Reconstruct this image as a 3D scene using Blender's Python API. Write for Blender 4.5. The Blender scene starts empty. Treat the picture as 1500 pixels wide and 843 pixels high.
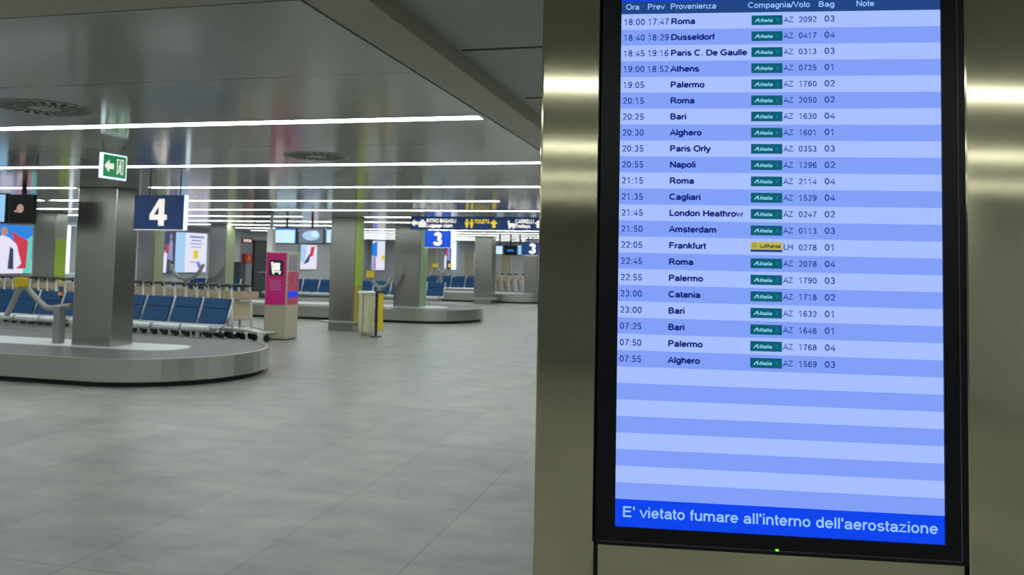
import bpy, bmesh, math, random
from mathutils import Vector, Matrix
random.seed(7)
S = bpy.context.scene
COL = S.collection
# ------------------------------------------------------------------ camera
F, PX, PY = 1219.0, 750.0, 314.0            # focal length and principal point, pixels of 1500x843
YAW, PITCH, ROLL = .2485, .0564, .0202
EYE = Vector((0, 0, 1.7))
_r = Vector((math.cos(YAW), math.sin(YAW), 0)); _f = Vector((-math.sin(YAW), math.cos(YAW), 0)); _u = Vector((0, 0, 1))
FW = math.cos(PITCH)*_f + math.sin(PITCH)*_u
_up = math.cos(PITCH)*_u - math.sin(PITCH)*_f
RT = math.cos(ROLL)*_r + math.sin(ROLL)*_up
UP = math.cos(ROLL)*_up - math.sin(ROLL)*_r
cam = bpy.data.objects.new('camera', bpy.data.cameras.new('camera')); COL.objects.link(cam)
cam.matrix_world = Matrix(((RT.x, UP.x, -FW.x, EYE.x), (RT.y, UP.y, -FW.y, EYE.y), (RT.z, UP.z, -FW.z, EYE.z), (0, 0, 0, 1)))
cd = cam.data; cd.sensor_fit = 'HORIZONTAL'; cd.sensor_width = 36; cd.lens = 36*F/1500
cd.shift_y = (PY-421.5)/1500; cd.clip_start = .02; cd.clip_end = 200
cd.dof.use_dof = True; cd.dof.focus_distance = 1.46; cd.dof.aperture_fstop = 11
S.camera = cam
# ------------------------------------------------------------------ light, exposure
CEIL = 2.65
LAMP = 19.0                                  # emission of the ceiling strips
w = bpy.data.worlds.new('World'); S.world = w; w.use_nodes = True
w.node_tree.nodes['Background'].inputs[0].default_value = (.02, .022, .025, 1)
S.view_settings.view_transform = 'Standard'; S.view_settings.look = 'None'
S.view_settings.gamma = 1; S.view_settings.exposure = 0; S.view_settings.use_curve_mapping = False

def ray(x, y):
    return RT*((x-PX)/F) - UP*((y-PY)/F) + FW
def atz(x, y, z):
    d = ray(x, y); return EYE + d*((z-EYE.z)/d.z)
def aty(x, y, Y):
    d = ray(x, y); return EYE + d*(Y/d.y)
def atx(x, y, X):
    d = ray(x, y); return EYE + d*(X/d.x)

# ------------------------------------------------------------------ materials
def srgb(r, g, b):
    return tuple(((c/255)/12.92 if c/255 <= .04045 else ((c/255+.055)/1.055)**2.4) for c in (r, g, b)) + (1,)
def mat(name, col, rough=.5, metal=0, spec=.5, emit=None, es=1, noise=0, nscale=8, aniso=0, alpha=None):
    m = bpy.data.materials.new(name); m.use_nodes = True
    nt = m.node_tree; b = nt.nodes['Principled BSDF']
    c = srgb(*col) if max(col) > 1 else tuple(col)+(1,)
    b.inputs['Base Color'].default_value = c
    b.inputs['Roughness'].default_value = rough; b.inputs['Metallic'].default_value = metal
    b.inputs['Specular IOR Level'].default_value = spec
    if emit is not None:
        b.inputs['Emission Color'].default_value = srgb(*emit); b.inputs['Emission Strength'].default_value = es
    if alpha is not None: b.inputs['Alpha'].default_value = alpha
    if noise:
        tc = nt.nodes.new('ShaderNodeTexCoord'); n = nt.nodes.new('ShaderNodeTexNoise'); n.inputs['Scale'].default_value = nscale
        n.inputs['Detail'].default_value = 5
        nt.links.new(tc.outputs['Object'], n.inputs['Vector'])
        mx = nt.nodes.new('ShaderNodeMix'); mx.data_type = 'RGBA'
        mx.inputs[6].default_value = tuple(v*(1-noise) for v in c[:3])+(1,)
        mx.inputs[7].default_value = tuple(min(1, v*(1+noise)) for v in c[:3])+(1,)
        nt.links.new(n.outputs['Fac'], mx.inputs[0]); nt.links.new(mx.outputs[2], b.inputs['Base Color'])
    return m
def steel(name, col, rough, stretch=(2, 2, 90), amp=.05):
    m = mat(name, col, rough, 1)
    nt = m.node_tree; b = nt.nodes['Principled BSDF']
    tc = nt.nodes.new('ShaderNodeTexCoord'); mp = nt.nodes.new('ShaderNodeMapping'); mp.inputs['Scale'].default_value = stretch
    n = nt.nodes.new('ShaderNodeTexNoise'); n.inputs['Scale'].default_value = 6; n.inputs['Detail'].default_value = 3
    nt.links.new(tc.outputs['Object'], mp.inputs[0]); nt.links.new(mp.outputs[0], n.inputs['Vector'])
    mr = nt.nodes.new('ShaderNodeMapRange'); mr.inputs[3].default_value = rough-amp; mr.inputs[4].default_value = rough+amp
    nt.links.new(n.outputs['Fac'], mr.inputs[0]); nt.links.new(mr.outputs[0], b.inputs['Roughness'])
    return m
def floor_mat():
    m = mat('floor_tiles', (.2, .2, .2), .4); nt = m.node_tree; b = nt.nodes['Principled BSDF']; L = nt.links.new
    tc = nt.nodes.new('ShaderNodeTexCoord'); mp = nt.nodes.new('ShaderNodeMapping')
    mp.inputs['Location'].default_value = (.82, -.4, 0); L(tc.outputs['Object'], mp.inputs[0])
    br = nt.nodes.new('ShaderNodeTexBrick'); br.offset = 0; br.squash = 1
    br.inputs['Scale'].default_value = 1; br.inputs['Brick Width'].default_value = .87; br.inputs['Row Height'].default_value = 1.74
    br.inputs['Mortar Size'].default_value = .0045; br.inputs['Mortar Smooth'].default_value = .3
    br.inputs['Color1'].default_value = (.262, .266, .255, 1); br.inputs['Color2'].default_value = (.318, .322, .308, 1); br.inputs['Mortar'].default_value = (.15, .152, .147, 1)
    L(mp.outputs[0], br.inputs['Vector'])
    n1 = nt.nodes.new('ShaderNodeTexNoise'); n1.inputs['Scale'].default_value = 2.1; n1.inputs['Detail'].default_value = 7; n1.inputs['Roughness'].default_value = .62
    mp2 = nt.nodes.new('ShaderNodeMapping'); mp2.inputs['Scale'].default_value = (.9, 1.5, 1); L(tc.outputs['Object'], mp2.inputs[0]); L(mp2.outputs[0], n1.inputs['Vector'])
    cr = nt.nodes.new('ShaderNodeValToRGB'); cr.color_ramp.elements[0].position = .3; cr.color_ramp.elements[0].color = (.62, .64, .66, 1)
    cr.color_ramp.elements[1].position = .72; cr.color_ramp.elements[1].color = (1.2, 1.2, 1.18, 1); L(n1.outputs['Fac'], cr.inputs[0])
    mx = nt.nodes.new('ShaderNodeMix'); mx.data_type = 'RGBA'; mx.blend_type = 'MULTIPLY'; mx.inputs[0].default_value = 1
    L(br.outputs['Color'], mx.inputs[6]); L(cr.outputs[0], mx.inputs[7]); L(mx.outputs[2], b.inputs['Base Color'])
    mr = nt.nodes.new('ShaderNodeMapRange'); mr.inputs[3].default_value = .28; mr.inputs[4].default_value = .44; L(n1.outputs['Fac'], mr.inputs[0]); L(mr.outputs[0], b.inputs['Roughness'])
    bp = nt.nodes.new('ShaderNodeBump'); bp.inputs['Strength'].default_value = .06; bp.inputs['Distance'].default_value = .01; L(n1.outputs['Fac'], bp.inputs['Height']); L(bp.outputs[0], b.inputs['Normal'])
    return m
def ceil_mat():
    m = mat('ceiling_panels', (.3, .3, .3), .13, spec=.6); nt = m.node_tree; b = nt.nodes['Principled BSDF']; L = nt.links.new
    tc = nt.nodes.new('ShaderNodeTexCoord'); sx = nt.nodes.new('ShaderNodeSeparateXYZ'); L(tc.outputs['Object'], sx.inputs[0])
    def line(sock, period, off, width):
        a = nt.nodes.new('ShaderNodeMath'); a.operation = 'SUBTRACT'; L(sock, a.inputs[0]); a.inputs[1].default_value = off - period*40
        d = nt.nodes.new('ShaderNodeMath'); d.operation = 'MODULO'; L(a.outputs[0], d.inputs[0]); d.inputs[1].default_value = period
        c = nt.nodes.new('ShaderNodeMath'); c.operation = 'LESS_THAN'; L(d.outputs[0], c.inputs[0]); c.inputs[1].default_value = width
        return c.outputs[0]
    ty = line(sx.outputs[1], 2.5, 3.92, .018); tx = line(sx.outputs[0], .635, -2.12, .008)
    m1 = nt.nodes.new('ShaderNodeMix'); m1.data_type = 'RGBA'; m1.inputs[6].default_value = (.42, .415, .39, 1); m1.inputs[7].default_value = (.5, .495, .47, 1); L(tx, m1.inputs[0])
    m2 = nt.nodes.new('ShaderNodeMix'); m2.data_type = 'RGBA'; L(m1.outputs[2], m2.inputs[6]); m2.inputs[7].default_value = (.12, .12, .11, 1); L(ty, m2.inputs[0])
    L(m2.outputs[2], b.inputs['Base Color'])
    n = nt.nodes.new('ShaderNodeTexNoise'); n.inputs['Scale'].default_value = 1.3; n.inputs['Detail'].default_value = 2; L(tc.outputs['Object'], n.inputs['Vector'])
    bp = nt.nodes.new('ShaderNodeBump'); bp.inputs['Strength'].default_value = .05; bp.inputs['Distance'].default_value = .02; L(n.outputs['Fac'], bp.inputs['Height']); L(bp.outputs[0], b.inputs['Normal'])
    return m
M = dict(
    floor=floor_mat(), ceil=ceil_mat(),
    beam=mat('ivory_trim', (.5, .48, .38), .5), upper=mat('matt_ceiling', (.52, .53, .5), .55, noise=.03),
    groove=mat('dark_groove', (.05, .05, .045), .7),
    wall=mat('grey_wall', (.56, .58, .61), .45, noise=.04, nscale=2), wallb=mat('dark_wall', (.2, .22, .25), .5, noise=.05, nscale=1),
    lamp=mat('lamp_diffuser', (.9, .95, .95), .4, emit=(246, 255, 250), es=LAMP),
    pillar=steel('brushed_pillar_steel', (.44, .4, .27), .08, (2, 2, 60), .01),
    steel=steel('brushed_steel', (.42, .415, .38), .24, (2, 2, 60), .03), belt_steel=steel('skirt_steel', (.5, .5, .45), .3),
    alu=mat('aluminium', (.62, .62, .6), .35, .7), tube=mat('grey_tube', (.3, .3, .29), .4, .3),
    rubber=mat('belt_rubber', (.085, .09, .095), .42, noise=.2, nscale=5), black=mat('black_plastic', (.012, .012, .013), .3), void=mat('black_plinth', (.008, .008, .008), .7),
    white=mat('white_paint', (.85, .85, .84), .35), island=mat('pale_island', (.72, .74, .76), .3, noise=.03),
    bezel=mat('gloss_black', (.004, .004, .006), .3, spec=.22), bezel2=mat('bezel_line', (.06, .065, .07), .3),
    led=mat('green_led', (.1, .5, .02), .3, emit=(120, 255, 30), es=1.2),
    blue=mat('navy_sign', (.003, .04, .16), .35, emit=(0, 46, 104), es=.35), blue2=mat('bright_blue_sign', (.005, .07, .5), .35, emit=(0, 60, 190), es=.5),
    swhite=mat('sign_white', (.8, .8, .78), .4, emit=(255, 250, 240), es=.7), syel=mat('sign_yellow', (.85, .7, .02), .4, emit=(250, 215, 0), es=.6),
    green=mat('exit_green', (.0, .28, .12), .3, emit=(0, 130, 70), es=.6), edge=mat('lit_edge', (.8, .85, .9), .3, emit=(225, 245, 255), es=1.1),
    lime=mat('lime_panel', (.36, .52, .06), .3, emit=None), palegreen=mat('sage_panel', (.3, .34, .21), .35), gold=mat('gold_panel', (.4, .33, .04), .35), limegrey=mat('green_panel', (.26, .38, .21), .3),
    magenta=mat('magenta_panel', (.7, .014, .25), .4), beige=mat('beige_metal', (.5, .46, .34), .45, noise=.05), pinkpat=mat('pink_pattern', (.6, .09, .18), .4, noise=.5, nscale=14), faint=mat('faint_pink_print', (.7, .25, .4), .5),
    seat=mat('blue_upholstery', (.006, .06, .17), .6, spec=.3, noise=.12, nscale=20), shell=mat('seat_shell', (.62, .66, .7), .35, .2),
    ad=mat('ad_sheet', (.5, .4, .27), .5, noise=.3, nscale=9), adp=mat('plain_ad_sheet', (.62, .52, .38), .5),
    yellow=mat('yellow_plate', (.74, .56, .02), .4), orange=mat('orange_lens', (.8, .25, .01), .3), bag=mat('bin_bag', (.62, .62, .4), .5, noise=.15, nscale=10),
    scrL=mat('screen_pale', (0, 0, 0), .3, spec=.3, emit=(150, 205, 245), es=1), scrW=mat('screen_white', (0, 0, 0), .3, emit=(205, 240, 252), es=1), scrG=mat('screen_grey', (0, 0, 0), .3, emit=(105, 120, 138), es=1), scrB=mat('screen_blue', (0, 0, 0), .3, emit=(30, 120, 215), es=1), scrC=mat('screen_cloud', (0, 0, 0), .3, emit=(175, 205, 235), es=1),
    p_sky=mat('poster_blue', (0, 0, 0), .3, emit=(30, 130, 225), es=1), p_white=mat('poster_white', (0, 0, 0), .3, emit=(228, 226, 245), es=1), p_pale=mat('poster_pale', (0, 0, 0), .3, emit=(165, 205, 240), es=1), p_red=mat('poster_red', (0, 0, 0), .3, emit=(200, 55, 75), es=1), p_teal=mat('poster_teal', (0, 0, 0), .3, emit=(100, 205, 195), es=1), p_dark=mat('poster_dark', (0, 0, 0), .3, emit=(45, 62, 100), es=1), p_yel=mat('poster_yellow', (0, 0, 0), .3, emit=(220, 205, 20), es=1), p_skin=mat('poster_tan', (0, 0, 0), .3, emit=(175, 140, 125), es=1), p_ink=mat('poster_ink', (0, 0, 0), .3, emit=(110, 140, 190), es=1), p_lil=mat('poster_lilac', (0, 0, 0), .3, emit=(150, 140, 190), es=1),
    red=mat('red_enamel', (.5, .03, .03), .4), door=mat('dark_door', (.05, .055, .065), .35), doorgrey=mat('grey_door', (.28, .29, .31), .4),
    r_light=mat('row_light', (0, 0, 0), .35, spec=.3, emit=(166, 190, 255), es=1), r_dark=mat('row_dark', (0, 0, 0), .35, spec=.3, emit=(128, 158, 247), es=1),
    r_head=mat('row_header', (0, 0, 0), .35, spec=.3, emit=(28, 66, 132), es=1), r_blue=mat('row_blue', (0, 0, 0), .35, spec=.3, emit=(0, 66, 236), es=1),
    t_dark=mat('text_blue', (0, 0, 0), .4, spec=.2, emit=(14, 46, 142), es=1), t_bold=mat('text_navy', (0, 0, 0), .4, spec=.2, emit=(8, 30, 116), es=1), t_head=mat('text_pale', (0, 0, 0), .4, spec=.2, emit=(150, 196, 255), es=1),
    l_green=mat('logo_green', (0, 0, 0), .4, spec=.2, emit=(0, 92, 116), es=1), l_white=mat('logo_white', (0, 0, 0), .4, spec=.2, emit=(150, 225, 250), es=1), l_teal=mat('logo_teal', (0, 0, 0), .4, spec=.2, emit=(0, 120, 140), es=1),
    l_yel=mat('logo_yellow', (0, 0, 0), .4, spec=.2, emit=(190, 180, 70), es=1), l_navy=mat('logo_navy', (0, 0, 0), .4, spec=.2, emit=(20, 60, 140), es=1), l_ink=mat('logo_ink', (0, 0, 0), .4, spec=.2, emit=(80, 75, 80), es=1),
)
# ------------------------------------------------------------------ mesh helpers
class MB:
    """collects shapes into one mesh, each with its own material"""
    def __init__(s): s.bm = bmesh.new(); s.mats = []
    def mi(s, m):
        if m not in s.mats: s.mats.append(m)
        return s.mats.index(m)
    def _fin(s, faces, m, smooth=False):
        i = s.mi(m)
        for f in faces: f.material_index = i; f.smooth = smooth
    def box(s, c, d, m, bev=0, rot=None, seg=2):
        g = bmesh.ops.create_cube(s.bm, size=1); vs = g['verts']
        mtx = Matrix.Translation(c) @ (rot.to_4x4() if rot else Matrix()) @ Matrix.Diagonal((d[0], d[1], d[2], 1))
        bmesh.ops.transform(s.bm, matrix=mtx, verts=vs)
        fs = {f for v in vs for f in v.link_faces}
        if bev:
            es = list({e for v in vs for e in v.link_edges})
            r = bmesh.ops.bevel(s.bm, geom=es, offset=bev, segments=seg, affect='EDGES', profile=.5)
            fs = set(r['faces']) | {f for f in fs if f.is_valid}
            for v in r['verts']: fs |= set(v.link_faces)
        s._fin([f for f in fs if f.is_valid], m); return s
    def span(s, a, b, m, bev=0):
        return s.box([(a[i]+b[i])/2 for i in range(3)], [abs(b[i]-a[i]) for i in range(3)], m, bev)
    def tube(s, pts, r, m, n=8, caps=True):
        pts = [Vector(p) for p in pts]; rings = []
        for i, p in enumerate(pts):
            t = (pts[min(i+1, len(pts)-1)] - pts[max(i-1, 0)]).normalized()
            a = Vector((0, 0, 1)) if abs(t.z) < .9 else Vector((0, 1, 0))
            x = t.cross(a).normalized(); y = t.cross(x)
            rr = r[i] if isinstance(r, (list, tuple)) else r
            rings.append([s.bm.verts.new(p + rr*(math.cos(k*2*math.pi/n)*x + math.sin(k*2*math.pi/n)*y)) for k in range(n)])
        fs = []
        for a, b in zip(rings, rings[1:]):
            for k in range(n): fs.append(s.bm.faces.new((a[k], a[(k+1) % n], b[(k+1) % n], b[k])))
        s._fin(fs, m, True)
        if caps:
            s._fin([s.bm.faces.new(rings[0]), s.bm.faces.new(rings[-1])], m)
        return s
    def prism(s, pts, z0, z1, m, mtop=None, mbot=None):
        a = [s.bm.verts.new((p[0], p[1], z0)) for p in pts]; b = [s.bm.verts.new((p[0], p[1], z1)) for p in pts]
        n = len(pts); s._fin([s.bm.faces.new((a[k], a[(k+1) % n], b[(k+1) % n], b[k])) for k in range(n)], m)
        s._fin([s.bm.faces.new(b)], mtop or m); s._fin([s.bm.faces.new(a[::-1])], mbot or m); return s
    def ring(s, outer, inner, z0, z1, m):
        n = len(outer)
        v = [[s.bm.verts.new((p[0], p[1], z)) for p in q] for q in (outer, inner) for z in (z0, z1)]
        o0, o1, i0, i1 = v; fs = []
        for k in range(n):
            j = (k+1) % n
            fs += [s.bm.faces.new((o0[k], o0[j], o1[j], o1[k])), s.bm.faces.new((i0[j], i0[k], i1[k], i1[j])), s.bm.faces.new((o1[k], o1[j], i1[j], i1[k])), s.bm.faces.new((o0[j], o0[k], i0[k], i0[j]))]
        s._fin(fs, m); return s
    def poly(s, pts, fr, m, t=.002):
        """flat shape on a face: fr = (origin, right, up, out)"""
        o, r, u, n = fr
        a = [s.bm.verts.new(o + r*p[0] + u*p[1] + n*t) for p in pts]
        f = s.bm.faces.new(a); f.normal_update()
        if f.normal.dot(n) < 0: f.normal_flip()
        s._fin([f], m); return s
    def rect(s, x0, y0, x1, y1, fr, m, t=.002):
        return s.poly([(x0, y0), (x1, y0), (x1, y1), (x0, y1)], fr, m, t)
    def disc(s, cx, cy, rx, ry, fr, m, t=.002, n=20):
        return s.poly([(cx+rx*math.cos(k*2*math.pi/n), cy+ry*math.sin(k*2*math.pi/n)) for k in range(n)], fr, m, t)
    def text(s, txt, fr, m, x=0, y=0, w=None, h=None, sx=1, bold=0, shear=0, align='L', t=.002):
        """x, y = left end of the baseline; h = height of the capitals; w = full width if forced"""
        vs, faces, x0, x1 = glyphs(txt, bold, shear)
        ky = (h or 1)/CAP; kx = (w/(x1-x0)) if w else ky*sx
        ox = x if align == 'O' else x - x0*kx if align == 'L' else x - (x0+x1)/2*kx
        o, r, u, n = fr
        a = [s.bm.verts.new(o + r*(ox+v[0]*kx) + u*(y+v[1]*ky) + n*t) for v in vs]; fs = []
        for f in faces:
            try:
                q = s.bm.faces.new([a[i] for i in f]); q.normal_update()
                if q.normal.dot(n) < 0: q.normal_flip()
                fs.append(q)
            except ValueError: pass
        s._fin(fs, m); return s
    def build(s, name, parent=None, loc=None, rotz=None, smooth=None):
        me = bpy.data.meshes.new(name); s.bm.to_mesh(me); s.bm.free()
        for m in s.mats: me.materials.append(M[m])
        o = bpy.data.objects.new(name, me); COL.objects.link(o)
        if parent: o.parent = parent
        if loc is not None: o.location = loc
        if rotz is not None: o.rotation_euler = (0, 0, rotz)
        return o
# lettering: plain sans-serif strokes, capitals one unit high
def arc(cx, cy, rx, ry, a0, a1, n=None):
    n = n or max(4, int(abs(a1-a0)/18))
    return [(cx+rx*math.cos(math.radians(a0+(a1-a0)*i/n)), cy+ry*math.sin(math.radians(a0+(a1-a0)*i/n))) for i in range(n+1)]
def ell(cx, cy, rx, ry): return arc(cx, cy, rx, ry, 0, 360, 22)
def bar(x, a=0, b=1): return [(x, a), (x, b)]
_six = [ell(.39, .31, .24, .25), arc(.43, .45, .28, .49, 195, 42)]
ABC = {
 ' ': (.39, []), ':': (.39, [bar(.195, 0, .14), bar(.195, .58, .72)]), '.': (.39, [bar(.195, 0, .14)]), "'": (.27, [bar(.13, .68, 1)]), '/': (.39, [[(0, -.02), (.38, 1.02)]]),
 '0': (.776, [ell(.39, .5, .25, .44)]), '1': (.776, [[(.17, .74), (.34, .84), (.44, 1), (.44, 0)]]), '2': (.776, [arc(.385, .69, .235, .25, 165, -38)+[(.15, .07), (.66, .07)]]),
 '3': (.776, [arc(.37, .73, .2, .21, 160, -90), arc(.37, .29, .24, .23, 90, -160)]), '4': (.776, [[(.52, 0), (.52, .95), (.1, .29), (.72, .29)]]),
 '5': (.776, [[(.63, .93), (.24, .93), (.18, .47)]+arc(.38, .32, .25, .25, 130, -155)]), '6': (.776, _six), '7': (.776, [[(.12, .93), (.65, .93), (.4, .5), (.31, 0)]]),
 '8': (.776, [ell(.39, .74, .2, .2), ell(.39, .29, .245, .23)]), '9': (.776, [[(.78-x, 1-y) for x, y in p] for p in _six]),
 'A': (.93, [[(.05, 0), (.465, .97), (.88, 0)], [(.2, .33), (.73, .33)]]), 'B': (.93, [bar(.16), [(.16, .93), (.5, .93)]+arc(.5, .73, .21, .2, 90, -90)+[(.16, .53)], [(.16, .53), (.53, .53)]+arc(.53, .3, .24, .23, 90, -90)+[(.16, .07)]]),
 'C': (1.0, [arc(.52, .5, .41, .44, 45, 315)]), 'D': (1.0, [bar(.16), [(.16, .93), (.48, .93)]+arc(.48, .5, .4, .43, 90, -90)+[(.16, .07)]]),
 'E': (.93, [bar(.16), [(.16, .93), (.82, .93)], [(.16, .53), (.78, .53)], [(.16, .07), (.85, .07)]]), 'F': (.85, [bar(.16), [(.16, .93), (.8, .93)], [(.16, .52), (.7, .52)]]),
 'G': (1.09, [arc(.54, .5, .43, .44, 45, 325)+[(.93, .28), (.93, .46), (.56, .46)]]), 'H': (1.0, [bar(.16), bar(.85), [(.16, .53), (.85, .53)]]), 'I': (.39, [bar(.195)]),
 'L': (.776, [bar(.16), [(.16, .07), (.74, .07)]]), 'M': (1.16, [bar(.15), [(.17, .95), (.58, .06), (.99, .95)], bar(1.01)]), 'N': (1.0, [bar(.16), [(.18, .95), (.82, .05)], bar(.85)]),
 'O': (1.09, [ell(.545, .5, .43, .44)]), 'P': (.93, [bar(.16), [(.16, .93), (.52, .93)]+arc(.52, .7, .24, .23, 90, -90)+[(.16, .47)]]),
 'R': (1.0, [bar(.16), [(.16, .93), (.54, .93)]+arc(.54, .7, .24, .23, 90, -90)+[(.16, .47)], [(.48, .47), (.68, .33), (.9, 0)]]),
 'S': (.93, [arc(.46, .72, .29, .21, 25, 255)+arc(.47, .28, .32, .22, 75, -160)]), 'T': (.85, [bar(.425, 0, .93), [(.03, .93), (.82, .93)]]), 'V': (.93, [[(.05, 1), (.465, .03), (.88, 1)]]), 'Z': (.85, [[(.08, .93), (.74, .93), (.09, .07), (.8, .07)]]),
 'a': (.776, [arc(.38, .45, .24, .21, 165, 0)+[(.62, .12), (.67, 0)], [(.62, .42), (.36, .37)]+arc(.33, .21, .21, .15, 100, 285)+[(.52, .11), (.62, .25)]]),
 'b': (.776, [bar(.14), ell(.4, .36, .25, .3)]), 'c': (.7, [arc(.38, .36, .26, .3, 42, 318)]), 'd': (.776, [bar(.63), ell(.37, .36, .25, .3)]),
 'e': (.776, [[(.13, .37), (.65, .37)]+arc(.385, .36, .265, .3, 5, 325)]), 'f': (.39, [[(.17, 0), (.17, .78)]+arc(.31, .79, .14, .14, 180, 75), [(.03, .66), (.36, .66)]]),
 'g': (.776, [ell(.37, .36, .25, .3), [(.63, .72), (.63, -.02)]+arc(.38, -.02, .25, .2, 0, -155)]), 'h': (.776, [bar(.14), arc(.38, .42, .24, .24, 175, 0)+[(.62, 0)]]),
 'i': (.31, [bar(.155, 0, .72), bar(.155, .86, 1)]), 'k': (.7, [bar(.14), [(.57, .72), (.16, .28)], [(.3, .43), (.6, 0)]]), 'l': (.31, [bar(.155)]),
 'm': (1.16, [bar(.14, 0, .72), arc(.35, .45, .21, .21, 175, 0)+[(.56, 0)], arc(.79, .45, .21, .21, 175, 0)+[(1.0, 0)]]), 'n': (.776, [bar(.14, 0, .72), arc(.38, .42, .24, .24, 175, 0)+[(.62, 0)]]),
 'o': (.776, [ell(.385, .36, .265, .3)]), 'p': (.776, [bar(.14, -.27, .72), ell(.4, .36, .25, .3)]), 'r': (.465, [bar(.14, 0, .72), arc(.38, .43, .24, .23, 175, 70)]),
 's': (.7, [arc(.35, .51, .21, .15, 20, 255)+arc(.35, .21, .24, .15, 75, -160)]), 't': (.39, [[(.17, .93), (.17, .2)]+arc(.31, .2, .14, .14, 180, 285), [(.03, .66), (.36, .66)]]),
 'u': (.776, [[(.14, .72), (.14, .3)]+arc(.38, .3, .24, .24, 180, 355), bar(.63, 0, .72)]), 'v': (.7, [[(.04, .72), (.35, .04), (.66, .72)]]), 'y': (.7, [[(.04, .72), (.35, .05)], [(.66, .72), (.37, 0), (.28, -.18), (.08, -.21)]]),
 'w': (1.0, [[(.03, .72), (.27, .05), (.5, .66), (.73, .05), (.97, .72)]]), 'z': (.7, [[(.07, .66), (.58, .66), (.08, .07), (.64, .07)]]),
}
def numeral(m, ch, fr_, W_, H_, mt='swhite'):
    k = H_*.78; ox, oy = -.39*k, H_*.11
    if ch == '4':
        qs = [[(.4, 0), (.64, 0), (.64, 1), (.4, 1)], [(.02, .22), (.4, .22), (.4, .41), (.02, .41)], [(.64, .22), (.76, .22), (.76, .41), (.64, .41)], [(.02, .41), (.2, .41), (.4, .72), (.4, 1)]]
        for q in qs: m.poly([(ox+x*k, oy+y*k) for x, y in q], fr_, mt, .004)
        return m
    for i, p in enumerate((arc(.38, .735, .2, .155, 172, -92), arc(.37, .3, .24, .19, 92, -172))):
        v, f = stroke(p, .112)
        for q in f: m.poly([(ox+v[j][0]*k, oy+v[j][1]*k) for j in q], fr_, mt, .004+.003*i)
    return m
def stroke(p, h):
    p = [q for i, q in enumerate(p) if i == 0 or math.dist(q, p[i-1]) > 1e-6]
    closed = math.dist(p[0], p[-1]) < 1e-6
    if closed: p = p[:-1]
    n = len(p); L = []; R = []
    for i in range(n):
        a = p[i-1] if (i or closed) else None; b = p[(i+1) % n] if (i < n-1 or closed) else None
        ns = []
        for q, r in ((a, p[i]), (p[i], b)):
            if q is None or r is None: continue
            d = math.dist(q, r); ns.append((-(r[1]-q[1])/d, (r[0]-q[0])/d))
        mx, my = sum(v[0] for v in ns)/len(ns), sum(v[1] for v in ns)/len(ns); k = h/max(mx*mx+my*my, .3)
        L.append((p[i][0]+mx*k, p[i][1]+my*k)); R.append((p[i][0]-mx*k, p[i][1]-my*k))
    m = n if closed else n-1
    return L+R, [(i, (i+1) % n, n+(i+1) % n, n+i) for i in range(m)]
_gc = {}
def glyphs(txt, bold, shear):
    k = (txt, bold, shear)
    if k not in _gc:
        h = .12 if bold > .01 else .08 if bold else .07; vs, fs, x = [], [], 0
        for ch in txt:
            adv, st_ = ABC[ch]
            for p in st_:
                v, f = stroke(p, h); n = len(vs); vs += [(x+q[0]+shear*q[1], q[1]) for q in v]; fs += [tuple(i+n for i in q) for q in f]
            x += adv
        xs = [v[0] for v in vs]; _gc[k] = (vs, fs, min(xs), max(xs))
    return _gc[k]
CAP = 1.0
X3, Y3, Z3 = Vector((1, 0, 0)), Vector((0, 1, 0)), Vector((0, 0, 1))
def front(o): return (Vector(o), X3, Z3, -Y3)        # a face looking towards -Y
def side(o): return (Vector(o), Y3, Z3, X3)          # a face looking towards +X
def tag(o, label=None, cat=None, group=None, kind=None):
    if label: o['label'] = label
    if cat: o['category'] = cat
    if group: o['group'] = group
    if kind: o['kind'] = kind
    return o
def thing(name, label, cat, loc=(0, 0, 0), rotz=0, group=None):
    o = bpy.data.objects.new(name, None); COL.objects.link(o); o.location = loc; o.rotation_euler = (0, 0, rotz); o.empty_display_size = .2
    return tag(o, label, cat, group)
def copy_tree(o, parent=None):
    c = o.copy(); COL.objects.link(c)
    if parent: c.parent = parent
    for ch in list(o.children): copy_tree(ch, c)
    return c
def struct(o): o['kind'] = 'structure'; return o
ORD = ['first', 'second', 'third', 'fourth', 'fifth', 'sixth', 'seventh', 'eighth', 'ninth', 'tenth', 'eleventh', 'twelfth', 'thirteenth', 'fourteenth', 'fifteenth', 'sixteenth', 'seventeenth', 'eighteenth', 'nineteenth', 'twentieth', 'twenty-first', 'twenty-second', 'twenty-third', 'twenty-fourth', 'twenty-fifth', 'twenty-sixth', 'twenty-seventh', 'twenty-eighth', 'twenty-ninth']

# ------------------------------------------------------------------ the setting
XL, XR, YB, YF = -18.0, 6.0, -11.0, 40.5
UPZ = CEIL+.075
struct(MB().span((XL-.2, YB-.2, -.1), (XR+.2, YF+.2, 0), 'floor').build('floor'))
c = MB().span((XL, 2.745, CEIL), (-1.525, YF, CEIL+.15), 'ceil')
c.span((XL, YB, CEIL), (XR, 2.2, CEIL+.15), 'ceil')
struct(c.build('ceiling'))
struct(MB().span((-1.2665, 2.2, UPZ), (XR, YF, UPZ+.1), 'upper').build('ceiling'))
t = MB().span((-1.505, 2.7, CEIL-.004), (-1.267, YF, UPZ+.08), 'beam').span((XL, 2.2, CEIL-.004), (-1.267, 2.722, UPZ+.08), 'beam')
struct(t.build('trim_1'))
struct(MB().span((-1.53, 2.72, CEIL+.012), (-1.5, YF, CEIL+.03), 'groove').span((XL, 2.715, CEIL+.012), (-1.5, 2.75, CEIL+.03), 'groove').build('trim_2'))
g = MB().span((-1.24, 3.82, UPZ-.003), (XR, 3.84, UPZ+.002), 'groove')
for a in (5.02, 5.24): g.span((-1.2, a, UPZ-.003), (XR, a+.02, UPZ+.002), 'groove')
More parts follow.
